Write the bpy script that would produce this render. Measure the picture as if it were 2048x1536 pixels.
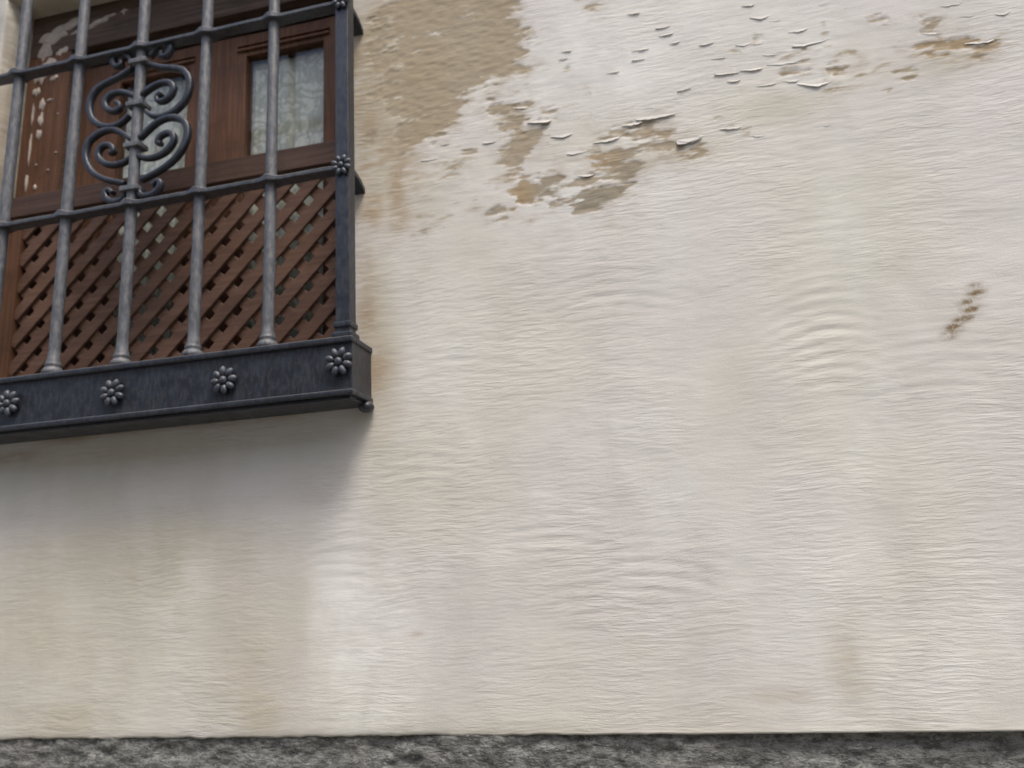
import bpy, bmesh, math, random
import numpy as np
from mathutils import Vector, Matrix

random.seed(7)
S = bpy.context.scene
COL = S.collection
for o in list(bpy.data.objects):
    bpy.data.objects.remove(o)

# ------------------------------------------------------------------ camera
ZC, DWALL = 1.5, 1.217                       # eye height, distance eye to wall face (wall face is y = 0)
CAM = Vector((0.0, -DWALL, ZC))
RX = Vector((0.97521227, 0.21409723, -0.05588734))
UX = Vector((0.10220829, -0.21184496, 0.97194402))
FX = Vector((-0.19625107, 0.95356389, 0.22847631))
cd = bpy.data.cameras.new('camera')
cam = bpy.data.objects.new('camera', cd)
COL.objects.link(cam)
M = Matrix((RX, UX, -FX)).transposed().to_4x4()
M.translation = CAM
cam.matrix_world = M
cd.sensor_width = 36.0
cd.lens = 1480.0 / 2048.0 * 36.0
cd.clip_start, cd.clip_end = 0.05, 400.0
cd.dof.use_dof = True                       # the snapshot is a little out of focus
cd.dof.focus_distance, cd.dof.aperture_fstop = 1.0, 3.6
S.camera = cam

# ------------------------------------------------------------------ light
TO_SUN = Vector((0.85, -1.0, 2.7)).normalized()
world = bpy.data.worlds.new('World')
S.world = world
world.use_nodes = True
wn = world.node_tree
wn.nodes.clear()
sky = wn.nodes.new('ShaderNodeTexSky')
sky.sky_type = 'NISHITA'
sky.sun_disc = False
sky.sun_elevation = math.asin(TO_SUN.z)
sky.sun_rotation = math.atan2(TO_SUN.x, TO_SUN.y)
sky.air_density, sky.dust_density, sky.ozone_density = 1.0, 4.0, 0.6
bg = wn.nodes.new('ShaderNodeBackground')
bg.inputs['Strength'].default_value = 0.14
wo = wn.nodes.new('ShaderNodeOutputWorld')
wn.links.new(sky.outputs[0], bg.inputs[0])
wn.links.new(bg.outputs[0], wo.inputs[0])
sd = bpy.data.lights.new('sun', 'SUN')
sd.energy = 1.5
sd.angle = math.radians(19)
sd.color = (1.0, 0.955, 0.905)
sun = bpy.data.objects.new('sun', sd)
COL.objects.link(sun)
sun.location = (3, -4, 8)
sun.rotation_euler = (-TO_SUN).to_track_quat('-Z', 'Y').to_euler()
vs = S.view_settings
vs.view_transform, vs.look, vs.gamma, vs.use_curve_mapping = 'Standard', 'None', 1.0, False
vs.exposure = 0.90

# ------------------------------------------------------------------ helpers
def at(px, py, y=0.0):
    """point of the vertical plane at depth y seen at a pixel of the 2048 x 1536 photograph"""
    d = FX + RX * ((px - 1024) / 1480.0) - UX * ((py - 768) / 1480.0)
    t = (y + DWALL) / d.y
    return Vector((d.x * t, y, ZC + d.z * t))

def tag(o, label=None, cat=None, group=None, kind=None):
    for k, v in (('label', label), ('category', cat), ('group', group), ('kind', kind)):
        if v:
            o[k] = v
    return o

def empty(name, loc):
    o = bpy.data.objects.new(name, None)
    COL.objects.link(o)
    o.location = loc
    o.empty_display_size = 0.1
    return o

def link(name, me, mat, parent=None):
    o = bpy.data.objects.new(name, me)
    if mat and not me.materials:
        me.materials.append(mat)
    COL.objects.link(o)
    if parent:
        o.parent = parent
        o.matrix_parent_inverse = Matrix.Translation(-world_loc(parent))
    return o

def world_loc(o):
    v = Vector((0, 0, 0))
    while o:
        v += o.location + (o.matrix_parent_inverse.translation if o.parent else Vector((0, 0, 0)))
        o = o.parent
    return v

def mesh(name, verts, faces, smooth=False):
    me = bpy.data.meshes.new(name)
    me.from_pydata([tuple(v) for v in verts], [], faces)
    if smooth:
        me.polygons.foreach_set('use_smooth', [True] * len(me.polygons))
    me.update()
    return me

class MB:
    """collects shapes that belong to ONE part"""
    def __init__(s):
        s.bm = bmesh.new()
    def box(s, x0, x1, y0, y1, z0, z1, bevel=0.0, seg=2):
        r = bmesh.ops.create_cube(s.bm, size=1.0)
        vs_ = r['verts']
        for v in vs_:
            v.co = Vector((x0 + (v.co.x + .5) * (x1 - x0), y0 + (v.co.y + .5) * (y1 - y0), z0 + (v.co.z + .5) * (z1 - z0)))
        if bevel:
            es = list({e for v in vs_ for e in v.link_edges})
            bmesh.ops.bevel(s.bm, geom=es, offset=bevel, segments=seg, affect='EDGES', profile=0.6)
        return s
    def poly(s, pts, faces):
        vs_ = [s.bm.verts.new(p) for p in pts]
        for f in faces:
            s.bm.faces.new([vs_[i] for i in f])
        return s
    def lathe(s, cx, cy, prof, n=14):
        rings = []
        for r, z in prof:
            rings.append([s.bm.verts.new((cx + r * math.cos(2 * math.pi * k / n), cy + r * math.sin(2 * math.pi * k / n), z)) for k in range(n)])
        for a, b in zip(rings, rings[1:]):
            for k in range(n):
                f = s.bm.faces.new((a[k], a[(k + 1) % n], b[(k + 1) % n], b[k]))
                f.smooth = True
        s.bm.faces.new(rings[0][::-1])
        s.bm.faces.new(rings[-1])
        return s
    def sweep(s, pts, w, d, taper=True):
        """flat iron bar of width w (in the x-z plane) and depth d (along y) bent along pts"""
        rings = []
        n = len(pts)
        for i, p in enumerate(pts):
            t = (pts[min(i + 1, n - 1)] - pts[max(i - 1, 0)]).normalized()
            nrm = Vector((-t.z, 0, t.x)).normalized()
            u = i / (n - 1)
            k = 1.0 if not taper else 0.72 + 0.28 * math.sin(math.pi * min(1, u * 1.1))
            ww, dd = w * k / 2, d / 2
            c = 0.32
            sec = [(-ww, -dd * (1 - c)), (-ww * (1 - c), -dd), (ww * (1 - c), -dd), (ww, -dd * (1 - c)),
                   (ww, dd * (1 - c)), (ww * (1 - c), dd), (-ww * (1 - c), dd), (-ww, dd * (1 - c))]
            rings.append([s.bm.verts.new(p + nrm * a + Vector((0, b, 0))) for a, b in sec])
        for a, b in zip(rings, rings[1:]):
            for k in range(8):
                f = s.bm.faces.new((a[k], a[(k + 1) % 8], b[(k + 1) % 8], b[k]))
                f.smooth = True
        s.bm.faces.new(rings[0][::-1])
        s.bm.faces.new(rings[-1])
        return s
    def ball(s, c, r, sx=1, sy=1, sz=1, u=12, v=8):
        q = bmesh.ops.create_uvsphere(s.bm, u_segments=u, v_segments=v, radius=r)
        for w in q['verts']:
            w.co = Vector((c[0] + w.co.x * sx, c[1] + w.co.y * sy, c[2] + w.co.z * sz))
        for f in {f for w in q['verts'] for f in w.link_faces}:
            f.smooth = True
        return s
    def build(s, name, mat, parent=None):
        bmesh.ops.recalc_face_normals(s.bm, faces=s.bm.faces)
        me = bpy.data.meshes.new(name)
        s.bm.to_mesh(me)
        s.bm.free()
        return link(name, me, mat, parent)

def catmull(pts, n=7):
    P = [pts[0] * 2 - pts[1]] + list(pts) + [pts[-1] * 2 - pts[-2]]
    out = []
    for i in range(1, len(P) - 2):
        for k in range(n):
            t = k / n
            a, b, c, d = P[i - 1], P[i], P[i + 1], P[i + 2]
            out.append(0.5 * ((2 * b) + (c - a) * t + (2 * a - 5 * b + 4 * c - d) * t * t + (3 * b - a - 3 * c + d) * t ** 3))
    out.append(pts[-1])
    return out

# numpy value noise
def vnoise(x, z, seed):
    rg = np.random.RandomState(seed)
    T = rg.rand(256, 256).astype(np.float32)
    xi, zi = np.floor(x).astype(int), np.floor(z).astype(int)
    fx, fz = x - xi, z - zi
    fx = fx * fx * fx * (fx * (fx * 6 - 15) + 10)
    fz = fz * fz * fz * (fz * (fz * 6 - 15) + 10)
    a, b = T[xi % 256, zi % 256], T[(xi + 1) % 256, zi % 256]
    c, d = T[xi % 256, (zi + 1) % 256], T[(xi + 1) % 256, (zi + 1) % 256]
    return ((a * (1 - fx) + b * fx) * (1 - fz) + (c * (1 - fx) + d * fx) * fz) * 2 - 1

def fbm(x, z, seed, oct=4, gain=0.5):
    s, a, t = 0, 1.0, 0
    for k in range(oct):
        s = s + a * vnoise(x * 2 ** k + 17.3 * k, z * 2 ** k + 5.1 * k, seed + k)
        t += a
        a *= gain
    return s / t

def poly_sdf(px, pz, pts):
    """signed distance, positive inside"""
    d2 = np.full(px.shape, 1e9)
    ins = np.zeros(px.shape, bool)
    n = len(pts)
    for i in range(n):
        ax, az = pts[i]
        bx, bz = pts[(i + 1) % n]
        ex, ez = bx - ax, bz - az
        t = np.clip(((px - ax) * ex + (pz - az) * ez) / (ex * ex + ez * ez + 1e-12), 0, 1)
        d2 = np.minimum(d2, (px - ax - t * ex) ** 2 + (pz - az - t * ez) ** 2)
        c = ((az > pz) != (bz > pz))
        with np.errstate(divide='ignore', invalid='ignore'):
            xx = ex * (pz - az) / (ez if ez != 0 else 1e-12) + ax
        ins ^= c & (px < xx)
    d = np.sqrt(d2)
    return np.where(ins, d, -d)

# ------------------------------------------------------------------ materials
class NT:
    def __init__(s, name):
        s.m = bpy.data.materials.new(name)
        s.m.use_nodes = True
        s.t = s.m.node_tree
        s.b = s.t.nodes['Principled BSDF']
        s.pos = s.n('ShaderNodeNewGeometry').outputs['Position']
    def n(s, typ, **kw):
        x = s.t.nodes.new(typ)
        for k, v in kw.items():
            setattr(x, k, v)
        return x
    def l(s, a, b):
        s.t.links.new(a, b)
    def put(s, inp, v):
        if isinstance(v, bpy.types.NodeSocket):
            s.l(v, inp)
        else:
            inp.default_value = v
    def mapping(s, scale=(1, 1, 1), rot=(0, 0, 0), src=None):
        m = s.n('ShaderNodeMapping')
        m.inputs['Scale'].default_value = scale
        m.inputs['Rotation'].default_value = rot
        s.l(src or s.pos, m.inputs['Vector'])
        return m.outputs[0]
    def noise(s, scale, detail=4, rough=0.55, vec=None, dist=0.0):
        x = s.n('ShaderNodeTexNoise')
        x.inputs['Scale'].default_value = scale
        x.inputs['Detail'].default_value = detail
        x.inputs['Roughness'].default_value = rough
        x.inputs['Distortion'].default_value = dist
        s.l(vec or s.pos, x.inputs['Vector'])
        return x.outputs['Fac']
    def voronoi(s, scale, vec=None, feature='F1', out='Distance'):
        x = s.n('ShaderNodeTexVoronoi', feature=feature)
        x.inputs['Scale'].default_value = scale
        s.l(vec or s.pos, x.inputs['Vector'])
        return x.outputs[out]
    def math(s, op, a, b=0.0, c=None, clamp=False):
        x = s.n('ShaderNodeMath', operation=op, use_clamp=clamp)
        s.put(x.inputs[0], a)
        s.put(x.inputs[1], b)
        if c is not None:
            s.put(x.inputs[2], c)
        return x.outputs[0]
    def ramp(s, v, a, b, lo=0.0, hi=1.0, interp='SMOOTHSTEP'):
        x = s.n('ShaderNodeMapRange', interpolation_type=interp)
        s.put(x.inputs['Value'], v)
        x.inputs['From Min'].default_value = a
        x.inputs['From Max'].default_value = b
        x.inputs['To Min'].default_value = lo
        x.inputs['To Max'].default_value = hi
        return x.outputs[0]
    def mix(s, f, a, b, mode='MIX'):
        x = s.n('ShaderNodeMix', data_type='RGBA', blend_type=mode)
        s.put(x.inputs[0], f)
        s.put(x.inputs[6], a if isinstance(a, bpy.types.NodeSocket) else (*a, 1))
        s.put(x.inputs[7], b if isinstance(b, bpy.types.NodeSocket) else (*b, 1))
        return x.outputs[2]
    def attr(s, name):
        x = s.n('ShaderNodeAttribute', attribute_name=name)
        return x.outputs['Fac']
    def bump(s, h, strength=1.0, dist=0.001, nrm=None):
        x = s.n('ShaderNodeBump')
        x.inputs['Strength'].default_value = strength
        x.inputs['Distance'].default_value = dist
        s.l(h, x.inputs['Height'])
        if nrm:
            s.l(nrm, x.inputs['Normal'])
        return x.outputs[0]
    def out(s, color=None, rough=None, normal=None, metallic=None, spec=None):
        if color is not None:
            s.put(s.b.inputs['Base Color'], color if isinstance(color, bpy.types.NodeSocket) else (*color, 1))
        if rough is not None:
            s.put(s.b.inputs['Roughness'], rough)
        if normal is not None:
            s.l(normal, s.b.inputs['Normal'])
        if metallic is not None:
            s.put(s.b.inputs['Metallic'], metallic)
        if spec is not None:
            s.put(s.b.inputs['Specular IOR Level'], spec)
        return s.m

def mat_plaster():
    t = NT('lime_plaster')
    big = t.noise(2.3, 3, 0.5)
    big2 = t.noise(3.1, 3, 0.5, t.mapping(rot=(0, 0, 0), scale=(1.3, 1, 0.7)))
    mid = t.noise(11.0, 5, 0.6)
    wx = t.n('ShaderNodeCombineXYZ')                     # trowel strokes wander
    t.l(t.math('MULTIPLY', t.math('SUBTRACT', t.noise(5.0, 2, 0.5), 0.5), 0.026), wx.inputs[2])
    wv = t.n('ShaderNodeVectorMath', operation='ADD')
    t.l(t.pos, wv.inputs[0]); t.l(wx.outputs[0], wv.inputs[1])
    wp = wv.outputs[0]
    streak = t.noise(1.0, 5, 0.65, t.mapping(scale=(19, 19, 120), src=wp))
    fine = t.noise(1.0, 4, 0.6, t.mapping(scale=(45, 45, 290), src=wp))
    work = t.ramp(t.noise(4.0, 3, 0.6), 0.34, 0.66, 0.30, 1.25)     # some areas worked smoother than others
    drip = t.noise(1.0, 5, 0.6, t.mapping(scale=(7, 7, 3.2)), dist=0.6)
    cream, pink, pale = (0.642, 0.630, 0.552), (0.640, 0.614, 0.580), (0.690, 0.692, 0.636)
    c = t.mix(t.ramp(big, 0.33, 0.58), cream, pink)
    c = t.mix(t.ramp(big2, 0.45, 0.7, 0, 0.75), c, pale)
    c = t.mix(t.ramp(mid, 0.35, 0.7, 0.0, 0.25), c, (0.57, 0.55, 0.49))
    cloud = t.noise(1.0, 5, 0.62, t.mapping(scale=(4.2, 4.2, 3.0)), dist=0.5)
    c = t.mix(t.ramp(cloud, 0.45, 0.68, 0.0, 0.42), c, (0.50, 0.485, 0.44))
    c = t.mix(t.ramp(drip, 0.45, 0.7, 0.0, 0.22), c, (0.56, 0.535, 0.46))
    # washes and stains that belong to the wall
    ye = t.math('MULTIPLY', t.attr('yellow'), t.ramp(t.math('ADD', streak, drip), 0.7, 1.25, 0.65, 1.15))
    c = t.mix(ye, c, (0.43, 0.395, 0.285))
    pa = t.math('MULTIPLY', t.attr('pale'), t.ramp(t.math('ADD', mid, cloud), 0.75, 1.2, 1.0, 0.35))
    c = t.mix(pa, c, (0.775, 0.78, 0.725))
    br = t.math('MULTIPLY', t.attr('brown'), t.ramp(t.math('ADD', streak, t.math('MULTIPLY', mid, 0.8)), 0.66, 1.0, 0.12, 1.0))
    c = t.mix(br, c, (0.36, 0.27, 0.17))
    # bare render where the paint is gone
    pe = t.math('ADD', t.attr('peel'), t.math('MULTIPLY', t.math('SUBTRACT', streak, 0.5), 0.055))
    pe = t.math('ADD', pe, t.math('MULTIPLY', t.math('SUBTRACT', t.noise(90, 3, 0.6), 0.5), 0.010))
    bare = t.ramp(pe, -0.0065, 0.0085)
    tan = t.mix(t.ramp(big2, 0.4, 0.65), (0.345, 0.295, 0.205), (0.365, 0.315, 0.240))
    tan = t.mix(t.ramp(mid, 0.35, 0.65, 0, 0.5), tan, (0.34, 0.275, 0.185))
    tan = t.mix(t.ramp(fine, 0.5, 0.75, 0, 0.35), tan, (0.50, 0.42, 0.31))
    tan = t.mix(t.attr('ochre'), tan, (0.33, 0.235, 0.125))
    tan = t.mix(t.attr('grey'), tan, (0.245, 0.22, 0.165))
    thin = t.math('MULTIPLY', t.math('MULTIPLY', t.attr('worn'), 0.6), t.ramp(t.math('ADD', streak, mid), 0.85, 1.15))
    c = t.mix(thin, c, tan)                       # worn thin round the bare patches
    c = t.mix(bare, c, tan)
    ru = t.math('MULTIPLY', t.math('MULTIPLY', t.attr('rust'), 1.5), t.ramp(t.noise(130, 4, 0.7), 0.34, 0.6, 0.2, 0.9), clamp=True)
    c = t.mix(ru, c, (0.205, 0.145, 0.075))
    c = t.mix(t.ramp(fine, 0.3, 0.75, 0.0, 0.10), c, (0.45, 0.41, 0.35))
    h = t.math('ADD', t.math('MULTIPLY', fine, 0.6), t.math('MULTIPLY', streak, 1.25))
    h = t.math('MULTIPLY', h, work)
    h = t.math('ADD', h, t.math('MULTIPLY', t.noise(420, 3, 0.6), 0.22))
    nb = t.bump(h, 0.6, 0.0019)
    return t.out(c, 0.92, nb, spec=0.2)

def mat_granite():
    t = NT('rough_granite')
    a = t.noise(1.0, 5, 0.65, t.mapping(scale=(42, 42, 95)))
    b = t.noise(1.0, 4, 0.6, t.mapping(scale=(120, 120, 240)))
    v = t.voronoi(1.0, t.mapping(scale=(130, 130, 190)))
    c = t.mix(t.ramp(a, 0.36, 0.64), (0.072, 0.073, 0.068), (0.225, 0.228, 0.210))
    c = t.mix(t.ramp(b, 0.52, 0.7, 0, 0.7), c, (0.33, 0.33, 0.30))
    c = t.mix(t.ramp(v, 0.12, 0.30, 0.6, 0.0), c, (0.035, 0.032, 0.030))
    c = t.mix(t.ramp(t.noise(7, 3), 0.5, 0.7, 0, 0.3), c, (0.15, 0.14, 0.125))
    h = t.math('ADD', a, t.math('MULTIPLY', b, 0.5))
    return t.out(c, 0.85, t.bump(h, 0.8, 0.006), spec=0.3)

def mat_iron(name, base, dust, damt, rough):
    t = NT(name)
    n = t.noise(38, 4, 0.6)
    f = t.noise(1.0, 4, 0.6, t.mapping(scale=(180, 180, 60)))
    c = t.mix(t.ramp(n, 0.4, 0.65), base, tuple(k * 1.5 for k in base))
    nz = t.n('ShaderNodeSeparateXYZ')
    t.l(t.n('ShaderNodeNewGeometry').outputs['Normal'], nz.inputs[0])
    c = t.mix(t.math('MULTIPLY', t.ramp(f, 0.40, 0.68), damt), c, dust)
    c = t.mix(t.math('MULTIPLY', t.ramp(nz.outputs[2], 0.3, 0.9), 0.5), c, (0.17, 0.16, 0.15))   # dust settles on tops
    c = t.mix(t.ramp(t.noise(75, 4, 0.65), 0.66, 0.74, 0, 0.6), c, (0.10, 0.05, 0.028))          # rust freckles
    h = t.math('ADD', n, t.math('MULTIPLY', t.noise(240, 3), 0.4))
    return t.out(c, t.ramp(n, 0.3, 0.7, rough, rough + 0.15), t.bump(h, 0.35, 0.0015), spec=0.5)

def mat_wood(name, a, b, along='x'):
    t = NT(name)
    sc = {'x': (6, 60, 130), 'z': (130, 60, 6)}[along]
    g = t.noise(1.0, 5, 0.6, t.mapping(scale=sc), dist=0.6)
    m = t.noise(14, 4, 0.6)
    c = t.mix(t.ramp(g, 0.35, 0.68), a, b)
    c = t.mix(t.ramp(m, 0.45, 0.75, 0, 0.45), c, tuple(k * 0.6 for k in a))
    c = t.mix(t.ramp(t.noise(60, 4, 0.7), 0.62, 0.75, 0, 0.35), c, (0.22, 0.16, 0.11))
    return t.out(c, 0.62, t.bump(g, 0.35, 0.0012), spec=0.35)

def mat_glass():
    t = NT('window_glass')
    tr = t.n('ShaderNodeBsdfTransparent')
    tr.inputs[0].default_value = (0.88, 0.90, 0.89, 1)
    gl = t.n('ShaderNodeBsdfGlossy')
    gl.inputs['Roughness'].default_value = 0.03
    mx = t.n('ShaderNodeMixShader')
    mx.inputs[0].default_value = 0.035
    t.l(tr.outputs[0], mx.inputs[1])
    t.l(gl.outputs[0], mx.inputs[2])
    t.l(mx.outputs[0], t.t.nodes['Material Output'].inputs['Surface'])
    return t.m

def mat_lace():
    t = NT('lace')
    v = t.mapping(scale=(1, 1, 1.25))
    a = t.noise(13, 3, 0.5, v, dist=1.6)
    ring = t.math('ABSOLUTE', t.math('SUBTRACT', a, 0.5))
    leaf = t.ramp(ring, 0.02, 0.09, 0.75, 0.0)
    b = t.noise(26, 2, 0.5, t.mapping(scale=(1.6, 1, 0.9), rot=(0, 0.7, 0)), dist=1.5)
    leaf2 = t.ramp(b, 0.56, 0.68, 0.0, 0.7)
    pat = t.math('MAXIMUM', leaf, leaf2)
    c = t.mix(t.math('MULTIPLY', pat, 0.7), (0.85, 0.83, 0.76), (0.32, 0.32, 0.29))
    t.b.inputs['Subsurface Weight'].default_value = 0.0
    return t.out(c, 0.95, t.bump(t.noise(900, 2), 0.3, 0.0005), spec=0.1)

def mat_plain(name, col, rough=0.8, var=0.25, sc=9):
    t = NT(name)
    n = t.noise(sc, 5, 0.6)
    c = t.mix(t.ramp(n, 0.3, 0.7), tuple(k * (1 - var) for k in col), tuple(min(1, k * (1 + var)) for k in col))
    return t.out(c, rough, t.bump(n, 0.3, 0.002))

PLASTER = mat_plaster()
GRANITE = mat_granite()
IRON = mat_iron('painted_iron', (0.012, 0.015, 0.022), (0.065, 0.067, 0.072), 0.35, 0.33)
IRON_RAIL = mat_iron('rail_iron', (0.034, 0.038, 0.046), (0.12, 0.12, 0.12), 0.45, 0.34)
IRON_BAR = mat_iron('weathered_iron', (0.060, 0.066, 0.076), (0.17, 0.165, 0.155), 0.65, 0.48)
WOOD_X = mat_wood('brown_wood', (0.074, 0.041, 0.028), (0.118, 0.068, 0.047), 'x')
WOOD_Z = mat_wood('brown_wood_upright', (0.088, 0.038, 0.018), (0.148, 0.068, 0.033), 'z')
WOOD_OLD = mat_wood('old_dark_wood', (0.060, 0.038, 0.026), (0.125, 0.080, 0.056), 'x')
WOOD_LAT = mat_wood('lattice_wood', (0.106, 0.055, 0.034), (0.158, 0.087, 0.056), 'x')
SMEAR = mat_plain('dry_plaster_smear', (0.44, 0.385, 0.33), 0.95, 0.22, 30)
GLASS = mat_glass()
LACE = mat_lace()
COBBLE = mat_plain('street_stone', (0.17, 0.165, 0.155), 0.9, 0.4, 5)
ROOF = mat_plain('roof_tile', (0.26, 0.13, 0.08), 0.85, 0.3, 6)
INSIDE = mat_plain('room_plaster', (0.45, 0.42, 0.37), 0.9, 0.1, 3)

# ------------------------------------------------------------------ setting
street = MB().poly([(-60, -60, 0), (60, -60, 0), (60, 60, 0), (-60, 60, 0)], [(0, 1, 2, 3)]).build('street', COBBLE)
tag(street, kind='structure')

# ------------------------------------------------------------------ house
PL = at(1024, 1470).z                                   # top of the granite plinth
OX0, OX1, OZ0, OZ1 = at(14, 40).x, at(696, 420).x, ZC + 0.346, at(70, 38, 0.06).z + 0.011       # window opening
house = empty('house', (0, 0, 0))
tag(house, 'pale plastered house wall with peeling paint above a rough grey granite plinth', 'house')

def W(px, py):
    p = at(px, py)
    return (p.x, p.z)

def build_wall():
    st = 0.003
    X0, X1, Z1 = -1.66, 0.84, ZC + 1.52
    xs = np.arange(X0, X1 + st / 2, st)
    zs = np.arange(PL, Z1 + st / 2, st)
    i0, i1 = int(round((OX0 - X0) / st)), int(round((OX1 - X0) / st))
    k0, k1 = int(round((OZ0 - PL) / st)), int(round((OZ1 - PL) / st))
    nx, nz = len(xs), len(zs)
    X, Z = np.meshgrid(xs, zs, indexing='ij')
    # --- bare patches: signed distance of their outlines (positive inside) roughened by noise
    patches = [
        [(738, -60), (1004, -60), (1030, 40), (1046, 95), (1058, 150), (1030, 152), (985, 165), (940, 182), (930, 210), (905, 240), (880, 272), (850, 290), (825, 320), (803, 360), (782, 340), (770, 270), (748, 180), (735, 90)],
        [(978, 200), (1010, 212), (1060, 213), (1068, 243), (1034, 272), (1008, 255)],
        [(1028, 262), (1085, 258), (1062, 305), (1044, 335), (1078, 368), (1062, 410), (1028, 414), (1030, 370), (1018, 320)],
        [(1160, 312), (1210, 303), (1258, 306), (1278, 345), (1252, 395), (1205, 420), (1150, 428), (1142, 402), (1162, 362), (1172, 332)],
        [(1084, 366), (1120, 352), (1112, 385), (1084, 404)],
        [(1100, 392), (1128, 390), (1120, 408), (1104, 410)],
        [(890, 338), (912, 338), (908, 352), (892, 354)],
        [(980, 420), (1004, 418), (1000, 434), (982, 438)],
        [(832, 460), (858, 458), (852, 470), (834, 474)],
        [(798, 374), (814, 374), (804, 440), (786, 442)],
        [(740, 235), (754, 240), (750, 292), (736, 286)],
        [(1240, 268), (1300, 258), (1352, 262), (1335, 282), (1270, 290)],
        [(1368, 292), (1398, 290), (1400, 308), (1374, 310)],
        [(1655, 150), (1690, 138), (1695, 150), (1660, 172)],
        [(1840, 92), (1870, 82), (1925, 74), (1938, 84), (1985, 86), (1960, 110), (1920, 96), (1870, 104), (1835, 104)],
        [(1850, 58), (1868, 60), (1870, 76), (1846, 72)],
        [(1170, -20), (1200, -20), (1192, 10), (1180, 8)],
    ]
    sd_ = np.full(X.shape, -1.0)
    for p in patches:
        q = [W(*v) for v in p]
        ax, az = [v[0] for v in q], [v[1] for v in q]
        m = (X > min(ax) - .2) & (X < max(ax) + .2) & (Z > min(az) - .2) & (Z < max(az) + .2)
        sd_[m] = np.maximum(sd_[m], poly_sdf(X[m], Z[m], q))
    cut = [W(*v) for v in [(1180, 366), (1215, 358), (1240, 368), (1210, 380)]]
    sd_ = np.minimum(sd_, -poly_sdf(X, Z, cut))
    sd_ = np.clip(sd_, -0.2, 0.030) - 0.022 * np.exp(-((X - W(775, 200)[0]) / 0.045) ** 2)
    flaky = np.zeros(X.shape)
    for px, py, sx, sz_, a in [(1600, 110, 170, 90, 1), (1330, 280, 170, 40, 1), (1080, 200, 110, 190, .8), (850, 130, 140, 240, .7), (900, 380, 160, 60, .8), (1850, 120, 130, 60, .8)]:
        c = W(px, py)
        flaky += a * np.exp(-(((X - c[0]) / (sx * .00083)) ** 2 + ((Z - c[1]) / (sz_ * .00083)) ** 2))
    flaky = np.clip(flaky, 0, 1)
    peel = sd_ + 0.046 * fbm(X * 20, Z * 62, 11, 4, .65) + 0.007 * fbm(X * 90, Z * 180, 15, 2)
    worn = np.clip((peel + 0.032) / 0.032, 0, 1)
    # loose little chips inside the flaky areas
    chips = fbm(X * 26, Z * 62, 31, 3) - (0.66 - 0.10 * flaky)
    peel = np.maximum(peel, np.where(flaky > 0.25, chips * 0.03, -0.2))
    # --- relief
    ripple = fbm(X * 15, (Z + 0.007 * vnoise(X * 5, Z * 6, 47)) * 105, 41, 3, 0.6)
    arcs = np.zeros(X.shape)
    amp = np.zeros(X.shape)
    for px, py, sx, sz_, a, b in [(1635, 665, 75, 110, 1.0, 1.0), (840, 930, 90, 60, .6, .9), (1090, 1085, 80, 45, .7, .6), (1290, 1140, 120, 80, .45, .8), (1215, 600, 130, 70, .45, .7),
                                  (900, 720, 120, 50, .45, .5), (690, 1110, 70, 70, .5, .9), (1180, 1190, 90, 50, .5, .5), (1640, 470, 90, 30, .45, .6), (1880, 720, 120, 90, .4, .5)]:
        c = W(px, py)
        g = np.exp(-(((X - c[0]) / (sx * .00083)) ** 2 + ((Z - c[1]) / (sz_ * .00083)) ** 2))
        zz = Z + b * 2.4 * (X - c[0]) ** 2
        w = 0.45 * np.sin(zz * 2 * np.pi / 0.021 + 2.2 * vnoise(X * 6 + px, Z * 14, 63)) + 0.45 * vnoise(X * 11 + px, zz * 120 + 3.7, 61)
        arcs += a * g * w
        amp += g
    h = 0.0026 * fbm(X * 2.2, Z * 2.6, 3, 2) + 0.0007 * fbm(X * 9, Z * 16, 5, 3)
    h += 0.00026 * ripple * np.clip(0.55 + 0.9 * vnoise(X * 4 + 3, Z * 5, 43), 0.05, 1.4) + 0.0011 * arcs
    h += 0.0005 * flaky * fbm(X * 30, Z * 80, 71, 3)
    # the paint coat stands proud of the bare render and curls up beside it
    paint = np.clip(0.5 - peel / 0.004, 0, 1)
    curl = np.exp(-np.clip(-peel, 0, 1) / 0.006) * (0.35 + 0.65 * np.clip(vnoise(X * 24, Z * 30, 81), 0, 1))
    h += paint * (0.0004 + 0.0008 * curl * np.clip(flaky + .1, 0, 1)) - (1 - paint) * 0.0004
    h += (1 - paint) * 0.0009 * fbm(X * 60, Z * 130, 91, 3)
    # the fade to the plain wall beyond
    edge = np.minimum.reduce([X - X0, X1 - X, Z1 - Z])
    h *= np.clip(edge / 0.05, 0, 1)
    # lower hem of the plaster: overhangs on the right, feathers out on the left
    zb = Z - PL
    hem = np.exp(-zb / 0.006)
    prog = np.clip((X + 0.35) / 0.35, 0, 1)
    h += hem * (0.0010 * prog - 0.0020 * (1 - prog))
    Y = -h - 0.004
    zoff = np.zeros(X.shape)
    low = np.clip(1 - zb / 0.03, 0, 1)
    zoff = low * (0.0032 * fbm(X * 22, X * 0 + 2.3, 101, 4, .65) * (1.1 - 0.9 * prog) + 0.001 * (1 - prog))
    # --- stains
    def blob(lst):
        o = np.zeros(X.shape)
        for px, py, sx, sz_, a in lst:
            c = W(px, py)
            o = np.maximum(o, a * np.exp(-(((X - c[0]) / (sx * .00083)) ** 2 + ((Z - c[1]) / (sz_ * .00083)) ** 2) ** 1.3))
        return o
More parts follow.
